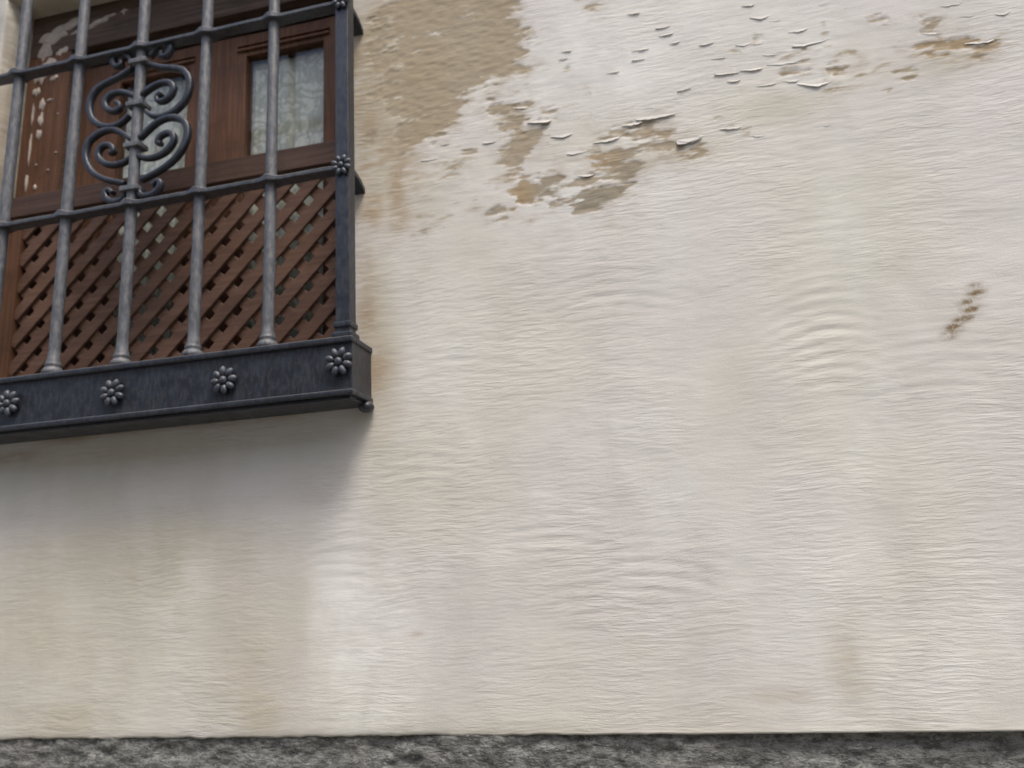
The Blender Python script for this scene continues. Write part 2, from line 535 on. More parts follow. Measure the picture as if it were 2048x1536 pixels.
    yellow = np.maximum(blob([(300, 1120, 330, 130, .62), (60, 1240, 160, 260, .55), (380, 1200, 60, 130, .5), (90, 1440, 240, 60, .6), (520, 1420, 80, 60, .7), (480, 1300, 170, 200, .6), (230, 1300, 250, 190, .4), (760, 700, 60, 330, .55),
                              (760, 200, 90, 330, .75), (930, 560, 180, 200, .22), (1080, 300, 220, 60, .3), (1560, 215, 90, 40, .5), (1880, 125, 110, 40, .4), (1330, 310, 110, 40, .5), (820, 400, 110, 90, .45),
                              (300, 850, 340, 20, .7), (200, 960, 400, 90, .35), (1700, 1330, 40, 120, .3), (870, 930, 150, 120, .3), (1480, 800, 60, 220, .18), (640, 940, 140, 90, .3)]),
                        0.35 * np.exp(-zb / 0.02))
    sharp = 1 / (1 + np.exp(-(X - W(622, 1300)[0] - 0.012 * fbm(Z * 12, X * 3, 131, 2)) / 0.006))
    pale = blob([(700, 1290, 130, 190, .95), (1650, 1250, 120, 220, .45), (1960, 1310, 130, 120, .55), (990, 1160, 40, 160, .4)]) * np.where(X < W(1000, 1300)[0], sharp, 1)
    pale = np.maximum(pale, blob([(390, 1150, 45, 60, .35), (1200, 130, 190, 130, .75), (1420, 40, 120, 60, .5)]))
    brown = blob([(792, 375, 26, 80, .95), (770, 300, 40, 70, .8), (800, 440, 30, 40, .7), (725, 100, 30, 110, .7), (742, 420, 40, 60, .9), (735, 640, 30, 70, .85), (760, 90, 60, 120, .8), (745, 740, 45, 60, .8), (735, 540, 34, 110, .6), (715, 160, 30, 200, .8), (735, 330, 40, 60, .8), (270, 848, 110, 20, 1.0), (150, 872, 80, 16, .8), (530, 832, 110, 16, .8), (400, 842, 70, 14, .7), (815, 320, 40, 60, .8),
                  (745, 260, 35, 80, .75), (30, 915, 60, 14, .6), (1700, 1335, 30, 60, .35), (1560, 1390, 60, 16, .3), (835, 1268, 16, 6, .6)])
    ochre = blob([(1045, 390, 40, 40, .8), (1195, 325, 55, 25, .7), (1900, 92, 110, 40, .7), (1675, 155, 30, 20, .5), (1385, 302, 30, 15, .4), (1300, 275, 70, 20, .25), (850, 200, 60, 200, .12)])
    grey = blob([(1195, 400, 70, 28, .85), (1262, 352, 30, 50, .6), (1100, 380, 40, 30, .7), (985, 428, 25, 15, .6), (845, 465, 25, 15, .5), (1110, 402, 25, 12, .6)])
    rust = np.zeros(X.shape)
    for px, py, sx, a in [(1948, 571, 15, .5), (1951, 587, 20, .85), (1934, 605, 19, .8), (1938, 621, 22, 1), (1925, 639, 22, 1), (1905, 655, 17, 1), (1902, 666, 22, .6), (1899, 675, 16, .5)]:
        c = W(px, py)
        tz = Z - c[1] - 0.12 * (X - c[0])
        rust = np.maximum(rust, a * np.exp(-(((X - c[0]) / (sx * .00074)) ** 2 + (tz / .0052) ** 2) ** 1.2))
    # --- mesh
    keep = np.ones((nx, nz), bool)
    keep[i0 + 1:i1, k0 + 1:k1] = False
    idx = -np.ones((nx, nz), int)
    idx[keep] = np.arange(keep.sum())
    co = np.stack([X[keep], Y[keep], (Z + zoff)[keep]], 1)
    q = np.stack([idx[:-1, :-1], idx[1:, :-1], idx[1:, 1:], idx[:-1, 1:]], -1)
    qk = np.ones((nx - 1, nz - 1), bool)
    qk[i0:i1, k0:k1] = False
    q = q[qk]
    verts, faces = [co], [q]
    n = len(co)
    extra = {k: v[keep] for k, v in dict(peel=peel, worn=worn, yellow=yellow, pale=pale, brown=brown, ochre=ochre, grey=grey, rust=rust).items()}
    # reveal of the opening: rounded arris, then back to the frame
    loop = [(i, k0) for i in range(i0, i1)] + [(i1, k) for k in range(k0, k1)] + [(i, k1) for i in range(i1, i0, -1)] + [(i0, k) for k in range(k1, k0, -1)]
    base = np.array([idx[a] for a in loop])
    lx = np.array([xs[a[0]] for a in loop]); lz = np.array([zs[a[1]] for a in loop])
    cx, cz = (OX0 + OX1) / 2, (OZ0 + OZ1) / 2
    hx, hz = (OX1 - OX0) / 2, (OZ1 - OZ0) / 2
    prev, m = base, len(base)
    for ins, dep in [(0.002, 0.001), (0.006, 0.006), (0.009, 0.016), (0.010, 0.03), (0.010, 0.05), (0.010, 0.075), (0.010, 0.11), (0.010, 0.30)]:
        wob = 0.0018 * fbm(np.arange(m) / 9.0, np.full(m, dep * 60), 121, 3)
        sx = np.where(np.abs(lx - cx) >= hx - 0.004, np.sign(lx - cx), 0)
        sz_ = np.where(np.abs(lz - cz) >= hz - 0.004, np.sign(lz - cz), 0)
        ring = np.stack([lx - sx * (ins + wob), np.full(m, dep), lz - sz_ * (ins + wob)], 1)
        cur = np.arange(n, n + m)
        verts.append(ring)
        n += m
        faces.append(np.stack([prev, np.roll(prev, -1), np.roll(cur, -1), cur], 1))
        prev = cur
        for k in extra:
            extra[k] = np.concatenate([extra[k], np.full(m, {'peel': -0.1, 'yellow': 0.5, 'brown': 0.45}.get(k, 0.0))])
    # plain wall beyond, butted to the detailed part, and the return under the hem
    Yp = -0.004
    def quad(a):
        nonlocal n
        verts.append(np.array(a, float))
        faces.append(np.array([[n, n + 1, n + 2, n + 3]]))
        n += 4
        for k in extra:
            extra[k] = np.concatenate([extra[k], np.full(4, -0.2 if k == 'peel' else 0.0)])
    HX0, HX1, HZ = -7.0, 6.0, 6.6
    quad([(HX0, Yp, PL), (X0, Yp, PL), (X0, Yp, HZ), (HX0, Yp, HZ)])
    quad([(xs[-1], Yp, PL), (HX1, Yp, PL), (HX1, Yp, HZ), (xs[-1], Yp, HZ)])
    quad([(X0, Yp, zs[-1]), (xs[-1], Yp, zs[-1]), (xs[-1], Yp, HZ), (X0, Yp, HZ)])
    low_i = idx[:, 0]
    m = len(low_i)
    ring = co[low_i].copy(); ring[:, 1] = 0.03; ring[:, 2] += 0.001
    verts.append(ring)
    cur = np.arange(n, n + m); n += m
    faces.append(np.stack([low_i[1:], low_i[:-1], cur[:-1], cur[1:]], 1))
    for k in extra:
        extra[k] = np.concatenate([extra[k], np.full(m, -0.1 if k == 'peel' else 0.0)])
    V, Fq = np.concatenate(verts), np.concatenate(faces)
    me = bpy.data.meshes.new('wall')
    me.vertices.add(len(V))
    me.vertices.foreach_set('co', V.ravel())
    me.loops.add(len(Fq) * 4)
    me.loops.foreach_set('vertex_index', Fq.ravel())
    me.polygons.add(len(Fq))
    me.polygons.foreach_set('loop_start', np.arange(0, len(Fq) * 4, 4))
    me.polygons.foreach_set('use_smooth', np.ones(len(Fq), bool))
    me.update(calc_edges=True)
    me.validate()
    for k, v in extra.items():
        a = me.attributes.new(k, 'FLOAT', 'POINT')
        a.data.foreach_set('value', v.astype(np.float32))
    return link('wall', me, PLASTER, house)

build_wall()
# rest of the shell: side walls, back wall, floor, ceiling, roof
MB().box(-7.0, -6.7, 0.302, 6.0, 0.003, 6.6).build('side_wall', INSIDE, house)
MB().box(5.7, 6.0, 0.302, 6.0, 0.003, 6.6).build('side_wall', INSIDE, house)
MB().box(-7.0, 6.0, 6.002, 6.3, 0.003, 6.6).build('back_wall', INSIDE, house)
inner = MB()
g = 0.012
inner.box(-7.0, OX0 - g, 0.03, 0.30, PL + 0.002, 6.6)
inner.box(OX1 + g, 6.0, 0.03, 0.30, PL + 0.002, 6.6)
inner.box(OX0 - g, OX1 + g, 0.03, 0.30, OZ1 + g, 6.6)
inner.box(OX0 - g, OX1 + g, 0.03, 0.30, PL + 0.002, OZ0 - g)
inner.build('masonry_core', INSIDE, house)
MB().box(-6.7, 5.7, 0.302, 6.0, 0.90, 1.0).build('room_floor', WOOD_OLD, house)
MB().box(-6.7, 5.7, 0.302, 6.0, 3.6, 3.75).build('room_ceiling', INSIDE, house)
MB().poly([(-7.3, -0.45, 6.602), (6.3, -0.45, 6.602), (6.3, 6.7, 6.602), (-7.3, 6.7, 6.602), (-7.3, 3.1, 8.3), (6.3, 3.1, 8.3)],
          [(0, 1, 2, 3), (0, 1, 5, 4), (2, 3, 4, 5), (1, 2, 5), (3, 0, 4)]).build('roof', ROOF, house)

# granite plinth: rough blocks, the top course dressed in detail where it can be seen
def stone(x0, x1, z0, z1, seed, fine=True):
    st = 0.005 if fine else 0.04
    nx, nz = max(2, int((x1 - x0) / st)), max(2, int((z1 - z0) / (st if not fine else 0.005)))
    x = np.linspace(x0, x1, nx + 1); z = np.linspace(z0, z1, nz + 1)
    X, Z = np.meshgrid(x, z, indexing='ij')
    ed = np.minimum.reduce([X - x0, x1 - X, Z - z0, z1 - Z])
    h = 0.0075 * fbm(X * 22, Z * 48, 205, 4, 0.6) + 0.003 * fbm(X * 6, Z * 9, seed + 9, 2)
    Y = 0.0015 + 0.0045 * np.clip((X - 0.0) / 0.35, 0, 1) - h + 0.002 * np.exp(-ed / 0.003)
    n = X.size
    V = np.stack([X, Y, Z], -1).reshape(-1, 3)
    I = np.arange(n).reshape(nx + 1, nz + 1)
    F = np.stack([I[:-1, :-1], I[1:, :-1], I[1:, 1:], I[:-1, 1:]], -1).reshape(-1, 4).tolist()
    B = [I[i, 0] for i in range(nx)] + [I[nx, k] for k in range(nz)] + [I[i, nz] for i in range(nx, 0, -1)] + [I[0, k] for k in range(nz, 0, -1)]
    V2 = V[B].copy(); V2[:, 1] = 0.25
    m = len(B)
    F += [[B[(i + 1) % m], B[i], n + i, n + (i + 1) % m] for i in range(m)]
    me = mesh('plinth_stone', np.concatenate([V, V2]).tolist(), F, True)
    link('plinth_stone', me, GRANITE, house)

JA, JB = at(1640, 1490).x, at(905, 1490).x
joints = [-7.0, -5.9, -4.9, -3.7, -2.75, -1.86, 1.05, 2.3, 3.4, 4.7, 6.0]
for i, (a, b) in enumerate(zip(joints, joints[1:])):
    vis = -1.9 < b and a < 1.2
    stone(a + 0.0006, b - 0.0006, PL - 0.40, PL + 0.007, 200 + i, vis)
off = 0.0
for r, (z0, z1) in enumerate([(PL - 0.81, PL - 0.404), (0.003, PL - 0.814)]):
    xs_ = [-7.0, -6.1, -5.0, -4.2, -3.1, -2.2, -1.3, -0.3, 0.6, 1.7, 2.9, 3.8, 4.9, 6.0]
    xs_ = [xs_[0]] + [x + 0.25 * (r + 1) - 0.3 for x in xs_[1:-1]] + [xs_[-1]]
    for i, (a, b) in enumerate(zip(xs_, xs_[1:])):
        stone(a + 0.002, b - 0.002, z0, z1, 300 + 20 * r + i, False)

# curled flakes of paint
def flake_mesh(seed, thick=0.0009):
    rg = random.Random(seed)
    nu, nv = 10, 4
    V = []
    pk = rg.uniform(.6, 1.8)
    prof = [0.22 + 0.78 * math.sin(math.pi * ((i + .4) / (nu + .8)) ** pk) * rg.uniform(.45, 1.15) for i in range(nu + 1)]
    prof = [(prof[max(i - 1, 0)] + 2 * prof[i] + prof[min(i + 1, nu)]) / 4 for i in range(nu + 1)]
    topz = [rg.uniform(-.10, .12) for i in range(nu + 1)]
    bend = rg.uniform(1.3, 2.2)
    for side in (0, 1):
        for i in range(nu + 1):
            u = i / nu - .5
            for j in range(nv + 1):
                v = j / nv
                lift = prof[i] * v ** bend
                V.append((u, -lift - 0.02 - (0 if side else thick * 100), 0.5 * topz[i] - v * prof[i] * (1 - .25 * v * v)))
    F = []
    w = nv + 1
    N = (nu + 1) * w
    for i in range(nu):
        for j in range(nv):
            a = i * w + j
            F.append((a, a + 1, a + w + 1, a + w))
            F.append((N + a, N + a + w, N + a + w + 1, N + a + 1))
    for i in range(nu):
        a = i * w + nv
        F.append((a, N + a, N + a + w, a + w))
    for j in range(nv):
        F.append((j, N + j, N + j + 1, j + 1))
        b = nu * w + j
        F.append((b, b + 1, N + b + 1, N + b))
    me = mesh('paint_flake', V, F, True)
    me.materials.append(PLASTER)
    a = me.attributes.new('peel', 'FLOAT', 'POINT')
    a.data.foreach_set('value', [-0.1] * len(V))
    return me
FL = [flake_mesh(900 + k) for k in range(8)]
fl = []
for x, y, w, k in [(1110, 725, 180, 2.2), (1240, 800, 150, 1.3), (1000, 640, 100, 1), (1790, 695, 220, 2.2), (1650, 735, 110, 1.1), (1500, 830, 200, 1.1), (1330, 898, 150, 1.2), (1380, 1036, 100, 1.2), (1290, 1146, 80, 1),
                   (1990, 826, 150, 2), (1660, 85, 90, 1), (1830, 168, 90, .9), (1850, 212, 100, .9), (1700, 298, 100, .8), (1690, 356, 80, .7), (1900, 258, 70, .8), (1270, 305, 70, .7), (1250, 350, 60, .6),
                   (1540, 430, 70, .6), (470, 940, 110, .7), (620, 1195, 80, .8), (420, 1176, 70, .6), (820, 838, 90, .8), (560, 850, 60, .6)]:
    fl.append((700 + x / 2.925, y / 2.925, w / 2.925, k))
for x, y, w, k in [(430, 45, 70, 1), (500, 112, 130, 1.5), (590, 130, 90, 1), (890, 35, 100, .9), (1600, 42, 150, 1.2), (720, 190, 110, 1.1), (800, 258, 230, 2.3), (820, 328, 80, .9), (930, 328, 100, 1),
                   (400, 270, 90, .8), (480, 265, 90, .8), (190, 265, 100, .9), (640, 378, 200, 1.1), (450, 418, 150, 1.1), (310, 440, 130, 1.2), (350, 480, 100, .9), (540, 505, 110, .9), (820, 496, 180, 2.2),
                   (680, 482, 100, .9), (60, 530, 80, .7), (330, 760, 130, 1.3), (480, 800, 120, 1.1), (90, 828, 160, 1.9), (790, 670, 100, .9), (1680, 100, 160, 1.1), (1910, 88, 100, 1.2), (1490, 208, 90, 1),
                   (1640, 212, 110, 1.1), (1780, 258, 140, .9), (1190, 350, 90, .7), (900, 740, 60, .6), (560, 330, 80, .6), (260, 350, 90, .6), (1000, 210, 90, .5), (1100, 270, 90, .5)]:
    fl.append((1348 + x / 2.925, y / 2.925, w / 2.925, k))
for i, (px, py, w, k) in enumerate(fl):
    p = at(px, py)
    o = link('paint_flake', FL[i % 8], None, house)
    ww = w * 0.00084
    o.location = (p.x, -0.0046, p.z + 0.002 * k)
    o.rotation_euler = (0, -math.radians(random.uniform(-7, 5)), 0)
    o.scale = (ww * random.uniform(.8, 1.15), 0.0017 * k * random.uniform(.6, 1.2), (0.0050 * k + 0.11 * ww) * random.uniform(.7, 1.2))

# ------------------------------------------------------------------ window (part of the house)
FY, PY, KY = 0.060, 0.036, 0.092          # outer frame, lattice panel and casement faces
fx0, fx1 = OX0 + 0.011, OX1 - 0.011
zt = OZ1 - 0.011
SL = at(127, 290, FY).x                    # inner edge of the left jamb stile
HB = at(345, 55, FY).z                            # underside of the head
b = MB()
b.box(fx0, fx1, FY, FY + 0.07, HB, zt, 0.003)
b.box(fx0 + 0.001, SL, FY + 0.002, FY + 0.07, OZ0 + 0.012, HB - 0.0005, 0.004)
b.box(fx1 - 0.018, fx1 - 0.001, FY + 0.002, FY + 0.07, OZ0 + 0.012, HB - 0.0005, 0.003)
b.box(SL + 0.0005, fx1 - 0.0185, FY + 0.002, FY + 0.07, OZ0 + 0.012, OZ0 + 0.05, 0.003)
window = b.build('window', WOOD_OLD, house)
MB().box(fx0 + 0.0015, SL - 0.001, FY - 0.002, FY + 0.0015, OZ0 + 0.014, HB - 0.004, 0.0015).build('jamb_facing', WOOD_Z, window)

cl, cr = SL + 0.003, fx1 - 0.021
cb, ct = OZ0 + 0.053, at(345, 90, KY).z - 0.015
mid = (cl + cr) / 2
panes = [(at(228, 345, KY).x, at(372, 250, KY).x), (at(490, 200, KY).x, at(646, 200, KY).x)]
PT = at(645, 80, KY).z
curt = []
for (a0, a1), (p0, p1) in zip(((cl, mid - 0.001), (mid + 0.001, cr)), panes):
    c = MB()
    pb = cb + 0.055
    c.box(a0, p0, KY, KY + 0.035, cb, ct, 0.003)
    c.box(p1, a1, KY, KY + 0.035, cb, ct, 0.003)
    c.box(p0 - 0.002, p1 + 0.002, KY + 0.001, KY + 0.034, PT, ct - 0.0005, 0.002)
    c.box(p0 - 0.002, p1 + 0.002, KY + 0.001, KY + 0.034, cb + 0.0005, pb, 0.002)
    # moulding round the pane
    for (u0, u1, w0, w1) in [(p0 - 0.022, p1 + 0.016, PT + 0.012, PT + 0.018), (p0 - 0.022, p1 + 0.016, PT + 0.024, PT + 0.028)]:
        c.box(u0, u1, KY - 0.005, KY + 0.004, w0, w1, 0.0015)
    cas = c.build('casement', WOOD_Z, window)
    MB().box(p0 - 0.001, p1 + 0.001, KY + 0.012, KY + 0.015, pb - 0.001, PT + 0.001).build('pane', GLASS, window)
    curt.append((p0 + 0.001, p1 - 0.001, pb + 0.004))

# lattice panel in front of the casements' lower half
PT1, PT0 = at(490, 312, PY - .008).z, at(655, 326, PY - .008).z
pz0 = OZ0 + 0.014
lf = MB()
lx0, lx1 = fx0 + 0.004, fx1 - 0.002
sl = lx0 + 0.052
lf.box(lx0, lx1, PY - 0.008, PY + 0.018, PT0, PT1, 0.002)
rail = lf.build('lattice_rail', WOOD_X, window)
MB().box(lx0, sl, PY - 0.004, PY + 0.018, pz0, PT0 - 0.0005, 0.002).build('lattice_stile', WOOD_Z, window)
MB().box(lx1 - 0.018, lx1, PY - 0.004, PY + 0.018, pz0, PT0 - 0.0005, 0.002).build('lattice_stile', WOOD_Z, window)
MB().box(sl + 0.0005, lx1 - 0.0185, PY - 0.004, PY + 0.018, pz0, pz0 + 0.03, 0.002).build('lattice_rail', WOOD_X, window)
gx0, gx1, gz0, gz1 = sl - 0.004, lx1 - 0.014, pz0 + 0.026, PT0 + 0.004
def clip_line(c, s):
    """45 degree line z - s*x = c inside the panel"""
    pts = []
    for x in (gx0, gx1):
        z = c + s * x
        if gz0 <= z <= gz1:
            pts.append((x, z))
    for z in (gz0, gz1):
        x = (z - c) / s
        if gx0 < x < gx1:
            pts.append((x, z))
    pts.sort()
    return (pts[0], pts[-1]) if len(pts) >= 2 else None
PITCH, SW = 0.0437, 0.0254
for s, y0, ph in ((1, PY + 0.0015, 0.013), (-1, PY + 0.0078, 0.004)):
    step = PITCH * math.sqrt(2)
    c0 = min(gz0 - s * gx0, gz0 - s * gx1)
    c1 = max(gz1 - s * gx0, gz1 - s * gx1)
    c = c0 + ph
    while c < c1:
        seg = clip_line(c, s)
        if seg:
            (xa, za), (xb, zb) = seg
            L = math.hypot(xb - xa, zb - za)
            if L > 0.03:
                ang = math.atan2(zb - za, xb - xa)
                o = MB().box(-L / 2, L / 2, 0, 0.0060, -SW / 2, SW / 2, 0.0012, 1).build('lattice_slat', WOOD_LAT, None)
                o.parent = window
                o.location = ((xa + xb) / 2, y0 + random.uniform(-.0003, .0003), (za + zb) / 2)
                o.rotation_euler = (random.uniform(-.03, .03), -ang + random.uniform(-.006, .006), 0)
        c += step + random.uniform(-.0006, .0006)

# dried plaster left on the frame
def smear(cx, cz, rx, rz, y, seed, rot=0.0, t=0.0025):
    rg = random.Random(seed)
    n = 26
    V = [(cx, y - t, cz)]
    rad = [rg.uniform(.6, 1.15) for _ in range(n)]
    rad = [(rad[i - 1] + 2 * rad[i] + rad[(i + 1) % n]) / 4 for i in range(n)]
    for k, (f, tt) in enumerate(((.55, t * .9), (.88, t * .6), (1.0, -0.0004))):
        for i in range(n):
            a = 2 * math.pi * i / n
            u, v = rx * rad[i] * f * math.cos(a), rz * rad[i] * f * math.sin(a) * (1 + .25 * math.sin(5 * a + seed))
            u, v = u * math.cos(rot) - v * math.sin(rot), u * math.sin(rot) + v * math.cos(rot)
            V.append((cx + u, y - tt * rg.uniform(.7, 1.1) if tt > 0 else y - tt, cz + v))
    F = [(0, 1 + i, 1 + (i + 1) % n) for i in range(n)]
    for k in range(2):
        for i in range(n):
            a, b_ = 1 + k * n + i, 1 + k * n + (i + 1) % n
            F.append((a, a + n, b_ + n, b_))
    link('plaster_smear', mesh('plaster_smear', V, [f[::-1] for f in F], True), SMEAR, window)
for i, (px, py, rx, rz, rot) in enumerate([(135, 52, 62, 15, .22), (108, 74, 52, 22, .2), (90, 105, 28, 34, 0), (195, 46, 42, 10, .25), (124, 104, 22, 14, .5), (82, 152, 24, 26, 0), (100, 130, 24, 20, .4), (75, 185, 14, 14, 0), (110, 158, 16, 8, .4),
                                           (160, 62, 34, 6, .2), (215, 34, 30, 4, .2), (250, 22, 14, 3, .1), (248, 24, 3, 10, 0)]):
    p = at(px, py, FY)
    smear(p.x, p.z, rx * .00088, rz * .00088, FY - 0.0005 if p.z > HB else FY - 0.0025, 40 + i, rot)
for i, (px, py, rx, rz) in enumerate([(84, 210, 11, 20), (81, 240, 9, 22), (78, 270, 10, 16), (96, 340, 4, 3), (112, 305, 5, 3), (70, 375, 6, 8), (100, 200, 12, 4), (60, 300, 4, 50), (53, 365, 5, 26), (116, 228, 3, 3), (66, 230, 4, 30), (72, 330, 3, 3)]):
    p = at(px, py, FY - 0.002)
    smear(p.x, p.z, rx * .00088, rz * .00088, FY - 0.002, 70 + i)

# ------------------------------------------------------------------ lace curtains behind the panes
for i, (c0, c1, zb) in enumerate(curt):
    nx, nz = 60, 30
    zt_ = PT - 0.008
    V, F = [], []
    for s in (0, 1):
        for a in range(nx + 1):
            u = a / nx
            x = c0 + (c1 - c0) * u
            for k in range(nz + 1):
                z = zb + (zt_ - zb) * k / nz
                y = KY + 0.026 + 0.0018 * math.sin(u * 34 + i * 2) * (0.55 + 0.45 * (1 - k / nz)) + 0.0012 * math.sin(u * 71 + 1.3) + s * 0.0008
                V.append((x, y, z + 0.003 * math.sin(u * 40) * (k == 0)))
    w = nz + 1
    N = (nx + 1) * w
    for a in range(nx):
        for k in range(nz):
            q = a * w + k
            F.append((q, q + w, q + w + 1, q + 1))
            F.append((N + q, N + q + 1, N + q + w + 1, N + q + w))
    me = mesh('lace_curtain', [(v[0] - (c0 + c1) / 2, v[1] - KY, v[2] - zt_) for v in V], F, True)
    o = link('lace_curtain', me, LACE)
    o.location = ((c0 + c1) / 2, KY, zt_)
    tag(o, ['cream lace curtain behind the left pane, seen through the iron scrollwork', 'cream lace curtain behind the right pane, next to the corner post of the grille'][i],
        'curtain', 'lace curtains behind the window panes')

# ------------------------------------------------------------------ iron grille
GY = -0.067
B3, DX = -0.97605, 0.14974
Z1, Z2, ZF1, ZF0, Z3 = ZC + 1.0655, ZC + 0.7125, ZC + 0.3812, ZC + 0.2835, ZC + 1.418
gr = empty('window_grille', (B3, GY, ZF0))
tag(gr, 'black wrought iron window grille with round bars, scrollwork and a rosette studded base', 'window grille')
PX = 3 * DX                                    # corner posts
R = 0.0106
RD = 0.026                                     # depth of the rails
# bars
for k in range(-2, 3):
    x = B3 + k * DX
    z = ZF1 + 0.004
    prof = [(0.0155, z), (0.0185, z + 0.003), (0.0190, z + 0.008), (0.0160, z + 0.013), (0.0128, z + 0.016), (0.0150, z + 0.019), (0.0150, z + 0.022), (0.0122, z + 0.025), (0.0130, z + 0.028), (0.0104, z + 0.033)]
    zz = z + 0.05
    while zz < Z3 + 0.05:
        prof.append((R * random.uniform(0.96, 1.04), zz))
        zz += 0.04
    prof += [(R, Z3 + 0.06), (0.004, Z3 + 0.075)]
    MB().lathe(x, GY, prof, 16).build('bar', IRON_BAR, gr)
# corner posts with collars
for sx in (-1, 1):
    x = B3 + sx * PX
    z = ZF1 + 0.004
    p = MB()
    p.box(x - 0.0135, x + 0.0135, GY - 0.0135, GY + 0.0135, z, Z3 + 0.05, 0.002)
    p.box(x - 0.0185, x + 0.0185, GY - 0.0185, GY + 0.0185, z + 0.0005, z + 0.011, 0.003)
    p.box(x - 0.0165, x + 0.0165, GY - 0.0165, GY + 0.0165, z + 0.019, z + 0.030, 0.003)
    p.build('corner_post', IRON, gr)
# rails: flat bars, pierced and swelled where the bars go through, with a return to the wall at each end
def rail_mesh(z):
    m = MB()
    xa, xb = B3 - PX - 0.012, B3 + PX + 0.012
    xs_ = sorted(set([xa, xb] + [B3 + k * DX + d for k in range(-2, 3) for d in (-.030, -.022, -.016, -.010, -.004, .004, .010, .016, .022, .030)] + list(np.linspace(xa, xb, 40))))
    rings = []
    for x in xs_:
        d = min(abs(x - (B3 + k * DX)) for k in range(-2, 3))
        e = math.exp(-(d / 0.013) ** 2)
        y0, y1 = GY - 0.014 - 0.0065 * e, GY + RD - 0.014 + 0.006 * e
        t = 0.0048 + 0.0026 * e
        zo = 0.0022 * e + 0.0006 * math.sin(x * 41)
        r = 0.0013
        sec = [(y0, -t + r), (y0 + r, -t), (y1 - r, -t), (y1, -t + r), (y1, t - r), (y1 - r, t), (y0 + 2.2 * r, t), (y0, t - 2.2 * r)]
        rings.append([m.bm.verts.new((x, a, z + b_ + zo)) for a, b_ in sec])
    for a, b_ in zip(rings, rings[1:]):
        for k in range(8):
            m.bm.faces.new((a[k], a[(k + 1) % 8], b_[(k + 1) % 8], b_[k]))
    m.bm.faces.new(rings[0][::-1])
    m.bm.faces.new(rings[-1])
    return m
for z in (Z1, Z2, Z3):
    rail_mesh(z).build('rail', IRON_RAIL, gr)
    for sx in (-1, 1):
        x = B3 + sx * PX
        m = MB()
        # return bracket: leaves the post and bends down to the wall
        prof = [(GY + 0.010, 0.0), (GY + 0.028, -0.001), (GY + 0.046, -0.005), (-0.006, -0.014), (0.020, -0.022)]
        ringl = []
        for (y, dz) in prof:
            w, t = 0.0105, 0.0048
            ringl.append([m.bm.verts.new((x + sx * 0.002 + a, y, z + dz + c)) for a, c in ((-w, -t), (w, -t), (w, t), (-w, t))])
        for a, c in zip(ringl, ringl[1:]):
            for k in range(4):
                m.bm.faces.new((a[k], a[(k + 1) % 4], c[(k + 1) % 4], c[k]))
        m.bm.faces.new(ringl[0][::-1]); m.bm.faces.new(ringl[-1])
        m.build('wall_bracket', IRON, gr)
# flower bosses
def rosette_mesh():
    m = MB()
    n = 8
    for k in range(n):
        a = 2 * math.pi * k / n + 0.2
        c = Vector((0.0158 * math.cos(a), 0, 0.0158 * math.sin(a)))
        q = bmesh.ops.create_uvsphere(m.bm, u_segments=8, v_segments=6, radius=1)
        for v in q['verts']:
            r_, t_ = v.co.x * 0.0088, v.co.z * 0.0056
            v.co = Vector((c.x + r_ * math.cos(a) - t_ * math.sin(a), v.co.y * 0.0052 - 0.003, c.z + r_ * math.sin(a) + t_ * math.cos(a)))
        for f in {f for v in q['verts'] for f in v.link_faces}:
            f.smooth = True
    m.ball((0, -0.004, 0), 0.0068, 1, .9, 1, 10, 6)
    bm = m.bm
    bmesh.ops.recalc_face_normals(bm, faces=bm.faces)
    me = bpy.data.meshes.new('rosette')
    bm.to_mesh(me); bm.free()
    me.materials.append(IRON_ROS)
    return me
IRON_ROS = mat_iron('rubbed_iron', (0.032, 0.038, 0.050), (0.105, 0.11, 0.12), 0.5, 0.38)
ROS = rosette_mesh()
BF = GY - 0.020                                # face of the base box
ros_at = [(B3 + sx * PX, GY - 0.0150, z, .86) for sx in (-1, 1) for z in (Z1, Z2, Z3)]
for px, py in ((22, 808), (230, 787), (452, 762), (681, 725)):
    p = at(px, py, BF)
    ros_at.append((p.x, BF - 0.0045, p.z, 1.06))
ros_at.append((B3 - PX, BF - 0.0045, ZC + 0.338, 1.06))
for x, y, z, s in ros_at:
    o = link('rosette', ROS, None, gr)
    o.location = (x, y, z)
    o.rotation_euler = (0, random.uniform(0, 3), 0)
    o.scale = (s, s, s)
# base box: face plate, mouldings, ends, underside
ex0, ex1 = B3 - PX - 0.016, B3 + PX + 0.0145
MB().box(ex0, ex1, BF, BF + 0.006, ZF0 + 0.006, ZF1 - 0.006, 0.001).build('face_plate', IRON, gr)
for sx, x in ((-1, ex0), (1, ex1)):
    a, c = (x - 0.006, x - 0.0005) if sx < 0 else (x + 0.0005, x + 0.006)
    MB().box(a, c, BF, -0.0005, ZF0 + 0.006, ZF1 - 0.006, 0.001).build('end_plate', IRON, gr)
def mould(z, r, name, proj):
    m = MB()
    y0 = BF - proj
    m.box(ex0 - 0.009, ex1 + 0.009, y0, BF + 0.012, z - r, z + r, r * 0.75, 3)
    m.box(ex1 - 0.004, ex1 + 0.0088, BF + 0.0125, -0.001, z - r * .98, z + r * .98, r * 0.5, 2)
    m.box(ex0 - 0.0088, ex0 + 0.004, BF + 0.0125, -0.001, z - r * .98, z + r * .98, r * 0.5, 2)
    m.build(name, IRON, gr)
mould(ZF1 - 0.002, 0.0055, 'top_moulding', 0.007)
mould(ZF0 + 0.003, 0.0048, 'bottom_moulding', 0.0065)
MB().box(ex0, ex1, BF + 0.004, -0.004, ZF0 - 0.0075, ZF0 - 0.002, 0.001).build('base_plate', IRON, gr)
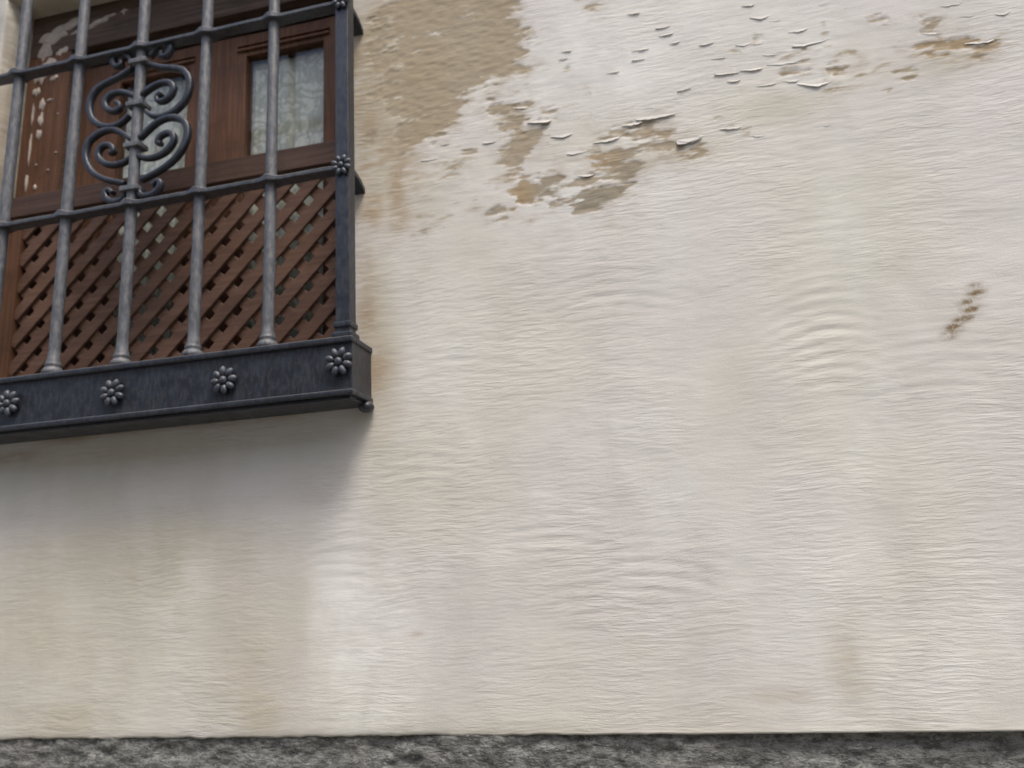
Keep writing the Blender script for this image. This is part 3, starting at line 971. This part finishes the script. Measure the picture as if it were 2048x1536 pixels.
MB().box(ex0, ex1, BF + 0.0065, -0.004, ZF1 - 0.004, ZF1 + 0.003, 0.001).build('top_plate', IRON, gr)
for x in (ex0, ex1):
    MB().ball((x + 0.001, -0.018, ZF0 - 0.010), 0.013, 1.1, 1.2, .8).build('foot', IRON, gr)

# scrollwork round the middle bar
def q7(pts):
    out = []
    for a, c in pts:
        p = at(150 + a / 4.388, 80 + c / 4.388, GY)
        out.append(Vector((p.x - B3, 0, p.z)))
    return out
curves = {
    'upper': [(505, 250), (400, 318), (300, 368), (205, 425), (145, 510), (128, 600), (150, 690), (210, 745), (280, 762), (350, 755), (420, 720), (478, 660)],
    'upper_in': [(540, 500), (460, 468), (380, 460), (305, 490), (265, 545), (278, 600), (330, 628), (382, 612), (395, 570), (362, 548)],
    'lower': [(500, 880), (430, 830), (360, 795), (280, 792), (190, 832), (118, 905), (92, 1000), (110, 1090), (165, 1170), (260, 1222), (370, 1248), (440, 1262)],
    'lower_in': [(505, 1030), (420, 1080), (330, 1098), (252, 1078), (205, 1020), (218, 955), (270, 922), (325, 935), (340, 980), (305, 998)],
    'curl_top': [(500, 190), (465, 140), (405, 120), (348, 145), (335, 198), (365, 236), (408, 220), (405, 185)],
    'curl_low': [(455, 1325), (420, 1395), (345, 1422), (282, 1398), (266, 1345), (300, 1318), (335, 1345)],
}
for nm, pts in curves.items():
    loc = q7(pts)
    for sx in (1, -1):
        pp = [Vector((B3 + p.x * sx, GY + (0.0006 * sx), p.z)) for p in loc]
        th = 0.0130 if nm in ('upper', 'lower') else 0.0120
        MB().sweep(catmull(pp, 6), th, 0.013).build('scroll', IRON, gr)
for a, c, w in ((560, 168, .040), (530, 545, .038), (510, 905, .036), (495, 1285, .040)):
    p = at(150 + a / 4.388, 80 + c / 4.388, GY - 0.014)
    MB().box(B3 - w / 2, B3 + w / 2, GY - 0.0145, GY + 0.0145, p.z - 0.0052, p.z + 0.0052, 0.0018).build('collar', IRON_BAR, gr)

# ------------------------------------------------------------------ unseen house added behind the camera to block and bounce low skylight
opp = empty('added_facing_house', (0, -4.6, 0))
tag(opp, 'unseen pale house added across the street to block and bounce low skylight', 'house')
b = MB()
ZW = 4.4  # wall height tuned for how much skylight it blocks
cols = [-6.2, -3.4, -0.6, 2.2, 5.0]
xs_ = [-8.0]
for c in cols:
    xs_ += [c - 0.5, c + 0.5]
xs_.append(7.5)
for i in range(0, len(xs_) - 1):
    x0, x1 = xs_[i], xs_[i + 1]
    if i % 2 == 0:
        b.box(x0, x1, -5.0, -4.6, 0.003, ZW)
    else:
        b.box(x0 + .0005, x1 - .0005, -5.0, -4.602, 0.003, 1.0)
        b.box(x0 + .0005, x1 - .0005, -5.0, -4.602, 2.3, ZW)
b.build('wall', PLASTER, opp)
MB().box(-8.0, 7.5, -9.0, -5.002, 0.003, ZW).build('rear_block', INSIDE, opp)
for c in cols:
    for z0, z1 in ((1.0, 2.3),):
        f = MB().box(c - .498, c + .498, -4.85, -4.78, z0 + .002, z0 + .08).box(c - .498, c + .498, -4.85, -4.78, z1 - .08, z1 - .002)
        f.box(c - .498, c - .42, -4.849, -4.781, z0 + .081, z1 - .081).box(c + .42, c + .498, -4.849, -4.781, z0 + .081, z1 - .081)
        f.box(c - .03, c + .03, -4.849, -4.781, z0 + .081, z1 - .081)
        w = f.build('window', WOOD_OLD, opp)
        MB().box(c - .42, c + .42, -4.82, -4.81, z0 + .08, z1 - .08).build('pane', GLASS, w)
MB().poly([(-8.3, -4.3, ZW + .003), (7.8, -4.3, ZW + .003), (7.8, -9.3, ZW + .003), (-8.3, -9.3, ZW + .003), (-8.3, -6.8, ZW + 1.3), (7.8, -6.8, ZW + 1.3)],
          [(0, 1, 2, 3), (0, 1, 5, 4), (2, 3, 4, 5), (1, 2, 5), (3, 0, 4)]).build('roof', ROOF, opp)

# ------------------------------------------------------------------ render settings
S.render.engine = 'CYCLES'
S.cycles.max_bounces = 6
